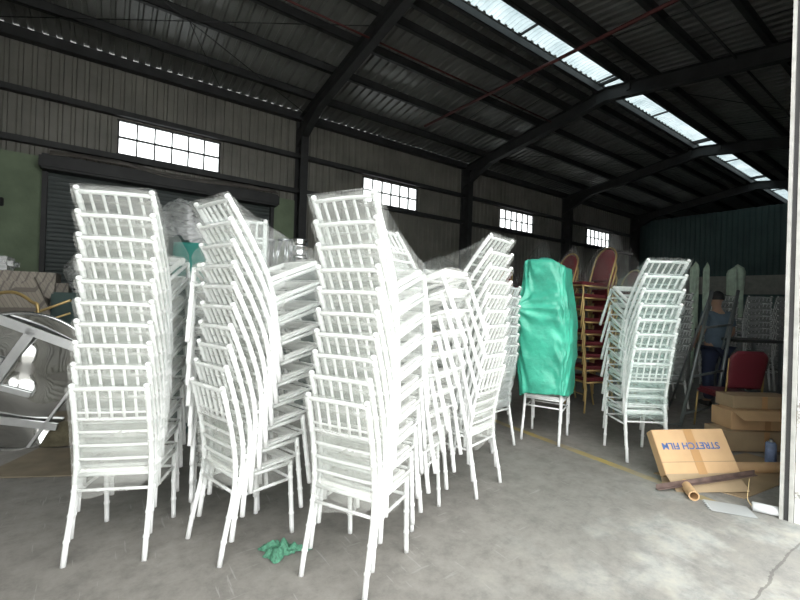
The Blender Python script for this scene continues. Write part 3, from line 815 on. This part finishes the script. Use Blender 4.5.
mb = MB(); mb.box((.02, .0, .3), (.6, .02, .33)); mb.build('crossbar', M_ladder, bn)

def skin_obj(name, verts, edges, radii, mat, parent, root=0, sub=2):
    me = bpy.data.meshes.new(name); me.from_pydata([Vector(v) for v in verts], edges, [])
    o = bpy.data.objects.new(name, me); COL.objects.link(o)
    m = o.modifiers.new('skin', 'SKIN'); m.use_smooth_shade = True
    sv = me.skin_vertices[0].data
    for i, r in enumerate(radii):
        sv[i].radius = r if isinstance(r, tuple) else (r, r)
    sv[root].use_root = True
    s = o.modifiers.new('sub', 'SUBSURF'); s.levels = sub; s.render_levels = sub
    dg = bpy.context.evaluated_depsgraph_get()
    m2 = bpy.data.meshes.new_from_object(o.evaluated_get(dg))
    bpy.data.objects.remove(o); m2.name = name; m2.materials.clear(); m2.materials.append(mat)
    for p in m2.polygons: p.use_smooth = True
    return obj(name, m2, parent)
def person():
    r = thing('person', 'man in blue-grey shirt and navy trousers seen from behind', 'person', T(7.53, 2.31)@Rz(-.55)@Matrix.Scale(.985, 4))
    # figure faces +Y (away from the door); x to his right
    vs, es, rs = [], [], []
    def add(p, rad, par=None):
        vs.append(p); rs.append(rad)
        if par is not None: es.append((par, len(vs)-1))
        return len(vs)-1
    pel = add((0, 0, .94), (.15, .10)); wa = add((0, 0, 1.10), (.14, .10), pel); chst = add((0, .0, 1.30), (.165, .11), wa); nb = add((0, -.01, 1.44), (.08, .07), chst)
    nk = add((0, .01, 1.50), .052, nb); h1 = add((0.0, .025, 1.57), (.068, .078), nk); h2 = add((.0, .02, 1.65), (.074, .09), h1); add((0, .01, 1.70), (.055, .07), h2)
    hands = []
    for s in (-1, 1):
        sh = add((s*.175, -.005, 1.40), .052, chst); el = add((s*.245, -.02, 1.13), .042, sh); wr = add((s*.235, .14, .95), .028, el)
        pm = add((s*.232, .19, .90), (.036, .022), wr)
        for i, (dx, L) in enumerate(((-.026, .07), (-.009, .082), (.009, .076), (.026, .06))):
            a = add((s*.232+dx, .215, .872), .0095, pm); b = add((s*.232+dx*1.1, .225, .872-L*.55), .0085, a); add((s*.232+dx*1.1, .215, .872-L), .0075, b)
        t = add((s*.232-s*.04, .19, .885), .011, pm); add((s*.232-s*.055, .21, .85), .009, t)
        hp = add((s*.095, 0, .86), .088, pel); kn = add((s*.11, .02, .48), .058, hp); an = add((s*.115, -.02, .09), .038, kn); add((s*.125, .10, .035), (.04, .03), an)
    skin_obj('body', vs, es, rs, M_skin, r)
    # shirt
    v2 = [(0, 0, .80), (0, 0, 1.06), (0, 0, 1.28), (0, -.005, 1.42), (-.18, -.005, 1.40), (-.235, -.015, 1.20), (.18, -.005, 1.40), (.235, -.015, 1.20)]
    skin_obj('shirt', v2, [(0, 1), (1, 2), (2, 3), (3, 4), (4, 5), (3, 6), (6, 7)], [(.185, .135), (.175, .13), (.195, .14), (.13, .10), .075, .068, .075, .068], M_shirt, r)
    v3 = [(0, 0, .93), (-.095, 0, .84), (-.11, .02, .48), (-.115, -.02, .09), (.095, 0, .84), (.11, .02, .48), (.115, -.02, .09)]
    skin_obj('trousers', v3, [(0, 1), (1, 2), (2, 3), (0, 4), (4, 5), (5, 6)], [(.165, .12), .11, .082, .07, .11, .082, .07], M_pants, r)
    # hair cap
    mb = MB()
    def hair(u, v):
        a = 2*PI*u; t = v*1.75*(1 if math.sin(a) < 0 else .62+.38*abs(math.cos(a)))
        n = .004*noise.noise(V(a*4, t*9, 1))
        return V((.088+n)*math.sin(t)*math.cos(a), .005+(.104+n)*math.sin(t)*math.sin(a), 1.645+(.115+n)*math.cos(t))
    mb.grid(hair, 28, 12, closed_u=True); hh = mb.build('hair', M_hair, r)
    for s in (-1, 1):
        mb = MB(); mb.tube([(s*.083, .02, 1.60), (s*.092, .01, 1.625), (s*.086, .02, 1.655)], [.008, .014, .009], 8); mb.build('ear', M_skin, r)
        mb = MB(); mb.tube([(s*.12, -.06, .04), (s*.12, -.02, .045), (s*.125, .10, .038), (s*.13, .19, .03)], [.03, .044, .042, .02], 12); mb.build('shoe', M_shoe, r)
    mb = MB(); mb.tube([(0, .118, 1.60), (0, .128, 1.575), (0, .112, 1.565)], [.008, .014, .008], 8); mb.build('nose', M_skin, r)
person()

# pale green covered things standing behind the man
for i, (x, y, zt, w, lab) in enumerate(((9.55, 3.32, 2.38, .07, 'narrow pale green cover hanging left above the man'), (9.85, 3.22, 2.38, .05, 'slim pale green cover hanging just above the man'), (10.35, 2.88, 2.36, .13, 'wide pale green cover hanging right above the man'))):
    mb = MB()
    def cov(u, v):
        a = 2*PI*u; s = math.sin(a); c = math.cos(a)
        top = 1-max(0, (v-.9)/.1)**2*.8
        f = 1+.30*math.sin(a*7+i+v*2)+.1*noise.noise(V(c*3, s*3, v*3+i))
        return V(c*w*f*top*(.8+.2*v), s*w*.8*f*top, zt-1.3*(1-v)+.03*c*v)
    g = mb.grid(cov, 36, 18, closed_u=True); mb.bm.faces.new(g[-1])
    # the rack post that carries it
    mb.tube([(0, 0, 0), (0, 0, zt-1.2)], .03, 8)
    tag(mb.build('garment_cover', M_mint, None, T(x, y)@Rz(-.7)), lab, 'cover')

# ------------------------------------------------------------------ heap behind the left stacks
mb = MB()
def bundle(u, v):
    a = 2*PI*u; c, s = math.cos(a), math.sin(a); ex = abs(c)**.4*(1 if c > 0 else -1); ey = abs(s)**.4*(1 if s > 0 else -1)
    k = 1 if v < .9 else 1-(v-.9)/.1; z = 1.50+.45*min(1, v/.9)+(.06 if v > .9 else 0)*math.sin(a+1)*k
    n = 1+.07*noise.noise(V(c*3, s*3, z*3))
    return V(ex*k*.38*n, ey*k*.26*n, max(0, z))
mb.grid(bundle, 60, 30, closed_u=True)
tag(mb.build('cloth_bundle', M_teal, None, T(.95, 4.85)@Rz(-.3)), 'teal cloth bundle on a dark crate behind the left stacks', 'bundle')
mb = MB(); mb.box((-.36, -.25, 0), (.36, .25, 1.495), bev=.02); tag(mb.build('storage_crate', M_darkcloth, None, T(.95, 4.85)@Rz(-.3)), 'dark crate under the teal cloth bundle', 'crate')
def drape(cx, cy, rz, hx, hy, zf, drop, seed, label, mat):
    mb = MB()
    def f(u, v):
        x, y = (2*u-1)*1.25, (2*v-1)*1.25
        d = max(0, max(abs(x), abs(y))-1)/.25
        n = noise.noise(V(x*2+seed, y*2, 0)); n2 = noise.noise(V(x*6, y*6+seed, 1))
        z = zf(x, y)+.09*n+.06*n2-drop*d**.8*(1+.3*n)
        k = 1-.10*d
        return V(x*hx*k*(1+.04*n2), y*hy*k*(1+.04*n), z)
    mb.grid(f, 56, 44)
    return tag(mb.build('plastic_sheet', mat, None, T(cx, cy)@Rz(rz)), label, 'plastic sheet')
M_fd2 = film('milky_film', (.55, .57, .56), .40, .85, 5)
drape(.95, 5.62, -.35, .42, .32, lambda x, y: 2.30+.20*math.exp(-((x+.5)/.6)**2)-.20*max(0, x), .42, 2, 'milky plastic sheet thrown over the heap behind the leftmost stack', M_fd2)
# goods that carry the sheet
mb = MB(); mb.box((-.32, -.24, 0), (.36, .24, 2.12), bev=.03)
tag(mb.build('wrapped_pallet', M_darkcloth, None, T(.95, 5.64)@Rz(-.35)), 'dark wrapped pallet of goods under the milky plastic sheet', 'pallet')
mb = MB()
def lump(u, v):
    a = 2*PI*u; t = PI*v; n = 1+.22*noise.noise(V(math.cos(a)*2*math.sin(t), math.sin(a)*2*math.sin(t), t*1.5))
    return V(.20*n*math.sin(t)*math.cos(a), .20*n*math.sin(t)*math.sin(a), -.26*n*math.cos(t))
mb.grid(lump, 32, 20, closed_u=True)
tag(mb.build('film_bale', M_fd2, None, T(-.20, 6.15, 1.64)), 'bulging film bale poking out left of the leftmost stack', 'bale')
mb = MB(); mb.box((-.3, -.25, 0), (.3, .25, 1.4), bev=.02); tag(mb.build('storage_crate', M_darkcloth, None, T(-.20, 6.2)), 'dark crate carrying the film bale', 'crate')

# woven matting pile, gold frame and mirror-topped table on the far left
mat1 = thing('matting_bundle', 'thick beige woven matting bundle lying high behind the steel table', 'matting')
mb = MB(); mb.box((-2.0, 6.35, .02), (-.42, 7.3, 1.20), bev=.10); mb.build('lower_roll', M_woven, mat1)
mb = MB(); mb.box((-2.0, 6.32, 1.205), (-.38, 7.25, 1.63), bev=.12); mb.build('upper_roll', M_woven, mat1)
mb = MB(); mb.box((-1.98, 6.5, 1.64), (-.9, 7.1, 1.80), bev=.05); tag(mb.build('film_parcel', M_fd2), 'flat film-wrapped parcel on top of the woven matting', 'parcel')
mb = MB(); mb.prism([V(-1.45, 6.22, .95), V(-.67, 6.14, 1.56), V(-.46, 6.0, 1.06), V(-.46, 5.85, .0), V(-1.45, 6.0, .0)], (.01, .06, 0))
tag(mb.build('woven_panel', M_woven), 'pointed woven panel leaning on the matting bundle', 'panel')
gf = thing('chair_frame', 'bare pale gold tube chair frame behind the steel table', 'frame', T(-.76, 5.52)@Rz(-.5))
mb = MB(); mb.tube(cr([(-.25, 0, .02), (-.25, 0, 1.1), (-.20, 0, 1.32), (0, 0, 1.39), (.18, 0, 1.30), (.25, 0, 1.14), (.25, 0, .02)], 5), .016); mb.build('back_hoop', M_gold, gf)
mb = MB(); mb.tube([(-.25, 0, .45), (.25, 0, .45)], .012); mb.build('crossbar', M_gold, gf)
for k, (a, b, r) in enumerate((((-.93, 5.98, 1.02), (-.31, 5.62, 1.32), .014), ((-.93, 5.90, .92), (-.31, 5.66, 1.18), .011))):
    mb = MB(); mb.tube([a, b], r, 8); tag(mb.build('metal_rod', M_gold), ('upper' if k == 0 else 'lower')+' gold rod lying across behind the steel table', 'rod')
# round table with polished steel underside, leaning
Mt = T(-.62, 4.92, .0)@Rz(-.20)@Rx(R(-1))@T(0, 0, .605)
tb = thing('round_table', 'round mirror-polished steel table leaning on its edge at left', 'table', Mt)
mb = MB(); Rr = .605
def disc(u, v):
    a = 2*PI*u; rr = Rr*v; return V(rr*math.cos(a), .015+.03*noise.noise(V(math.cos(a)*v*2, math.sin(a)*v*2, 0)), rr*math.sin(a))
mb.grid(disc, 64, 12, closed_u=True); mb.build('tabletop', M_mirror, tb)
mb = MB(); ring = [V(Rr*math.cos(2*PI*i/64), .01, Rr*math.sin(2*PI*i/64)) for i in range(65)]; mb.tube(ring, .016, 8); mb.build('rim', M_chrome, tb)
M_brush = simple('brushed_steel', (.6, .61, .61), .38, .75, var=.1)
def bar(a, b, w, h, mat=M_brush, nm='fold_leg'):
    a, b = V(a[0], -.02, a[1]), V(b[0], -.02, b[1]); d = (b-a); n = V(-d.z, 0, d.x).normalized()*w/2
    mb = MB(); mb.prism([a-n, a+n, a+n+V(0, -h, 0), a-n+V(0, -h, 0)], d); mb.build(nm, mat, tb)
bar((-.18, .57), (.58, .22), .075, .03)
bar((.10, .46), (-.30, -.28), .07, .03)
bar((.56, .20), (.10, -.58), .02, .03)
bar((-.30, -.28), (.30, -.42), .06, .03)
bar((-.22, .0), (.10, -.12), .045, .03)
bar((-.50, .35), (-.1, .18), .05, .03)
mb = MB(); mb.box((-.42, -.03, 0), (.42, .03, .06)); mb.build('rest', M_chrome, None); bpy.data.objects.remove(bpy.data.objects['rest'])
sheet('cardboard_mat', [(-.75, 4.30), (-.05, 3.95), (.05, 4.55), (-.45, 4.85)], .002, .008, M_card3, 'flat brown cardboard on the floor before the steel table', 'cardboard')
mb = MB(); mb.box((-.25, -.03, 0), (.25, .0, .62), bev=.004)
tag(mb.build('foam_board', M_slip, None, T(.09, 4.05)@Rz(.05)@Rx(R(-6))), 'pale board standing behind the legs of the leftmost stack', 'board')
# olive sacking under the table
mb = MB()
def sack(u, v):
    a = 2*PI*u; n = noise.noise(V(math.cos(a)*2, math.sin(a)*2, v*3))
    return V(.42*v*math.cos(a)*(1+.2*n), .22*v*math.sin(a)*(1+.2*n), .012+.30*(1-v*v)*(1+.4*n))
mb.grid(sack, 40, 12, closed_u=True)
M_olive_ = None
M_olive = simple('olive_sacking', (.10, .088, .055), .95, var=.35, scale=12, bump=.6, bscale=20)
tag(mb.build('sacking', M_olive, None, T(-.10, 5.0)), 'crumpled olive sacking at the foot of the steel table', 'sack')

# chrome goods standing high between the second and third stacks
st = thing('display_crate', 'tall dark crate carrying the chrome can', 'crate', T(2.05, 5.2)@Rz(-.6))
mb = MB(); mb.box((-.55, -.3, 0), (.5, .3, 1.78), bev=.02); mb.build('crate_body', M_darkcloth, st)
cn = thing('steel_can', 'ribbed shiny steel can standing behind the second stack', 'can', T(1.98, 5.05, 1.785))
mb = MB(); mb.tube([(0, 0, z) for z in (0, .02, .14, .15, .16, .28, .29, .30, .36, .38)], [.10, .12, .12, .13, .12, .12, .13, .12, .115, .125], 24); mb.build('can_body', M_chrome, cn)
for k, (dx, dy, l) in enumerate(((-.18, .05, 'left'), (-.28, -.02, 'far left'))):
    q = thing('chrome_stool', 'film-covered chrome frame '+('next to' if k == 0 else 'left of those by')+' the ribbed steel can', 'frame', T(1.98+dx*1.3, 5.02-dy-dx*.6, 1.785)@Rz(.4*k))
    for a in range(4):
        mb = MB(); c, s = math.cos(a*PI/2+.7), math.sin(a*PI/2+.7); mb.tube([(c*.10, s*.10, 0), (c*.05+.05, s*.05, .36)], .011); mb.build('leg', M_chrome, q)
    mb = MB(); mb.tube([(math.cos(2*PI*i/16)*.07+.05, math.sin(2*PI*i/16)*.07, .36) for i in range(17)], .011); mb.build('hoop', M_chrome, q)
tent(1.80, 5.10, .3, 2.28, 1.8, .30, .22, 8, 'crinkled clear film over the chrome frames behind the second stack', (-.1, 0))
tent(2.40, 4.85, .3, 2.30, 1.8, .16, .2, 9, 'pointed grey film corner right of the ribbed steel can', (0, 0))
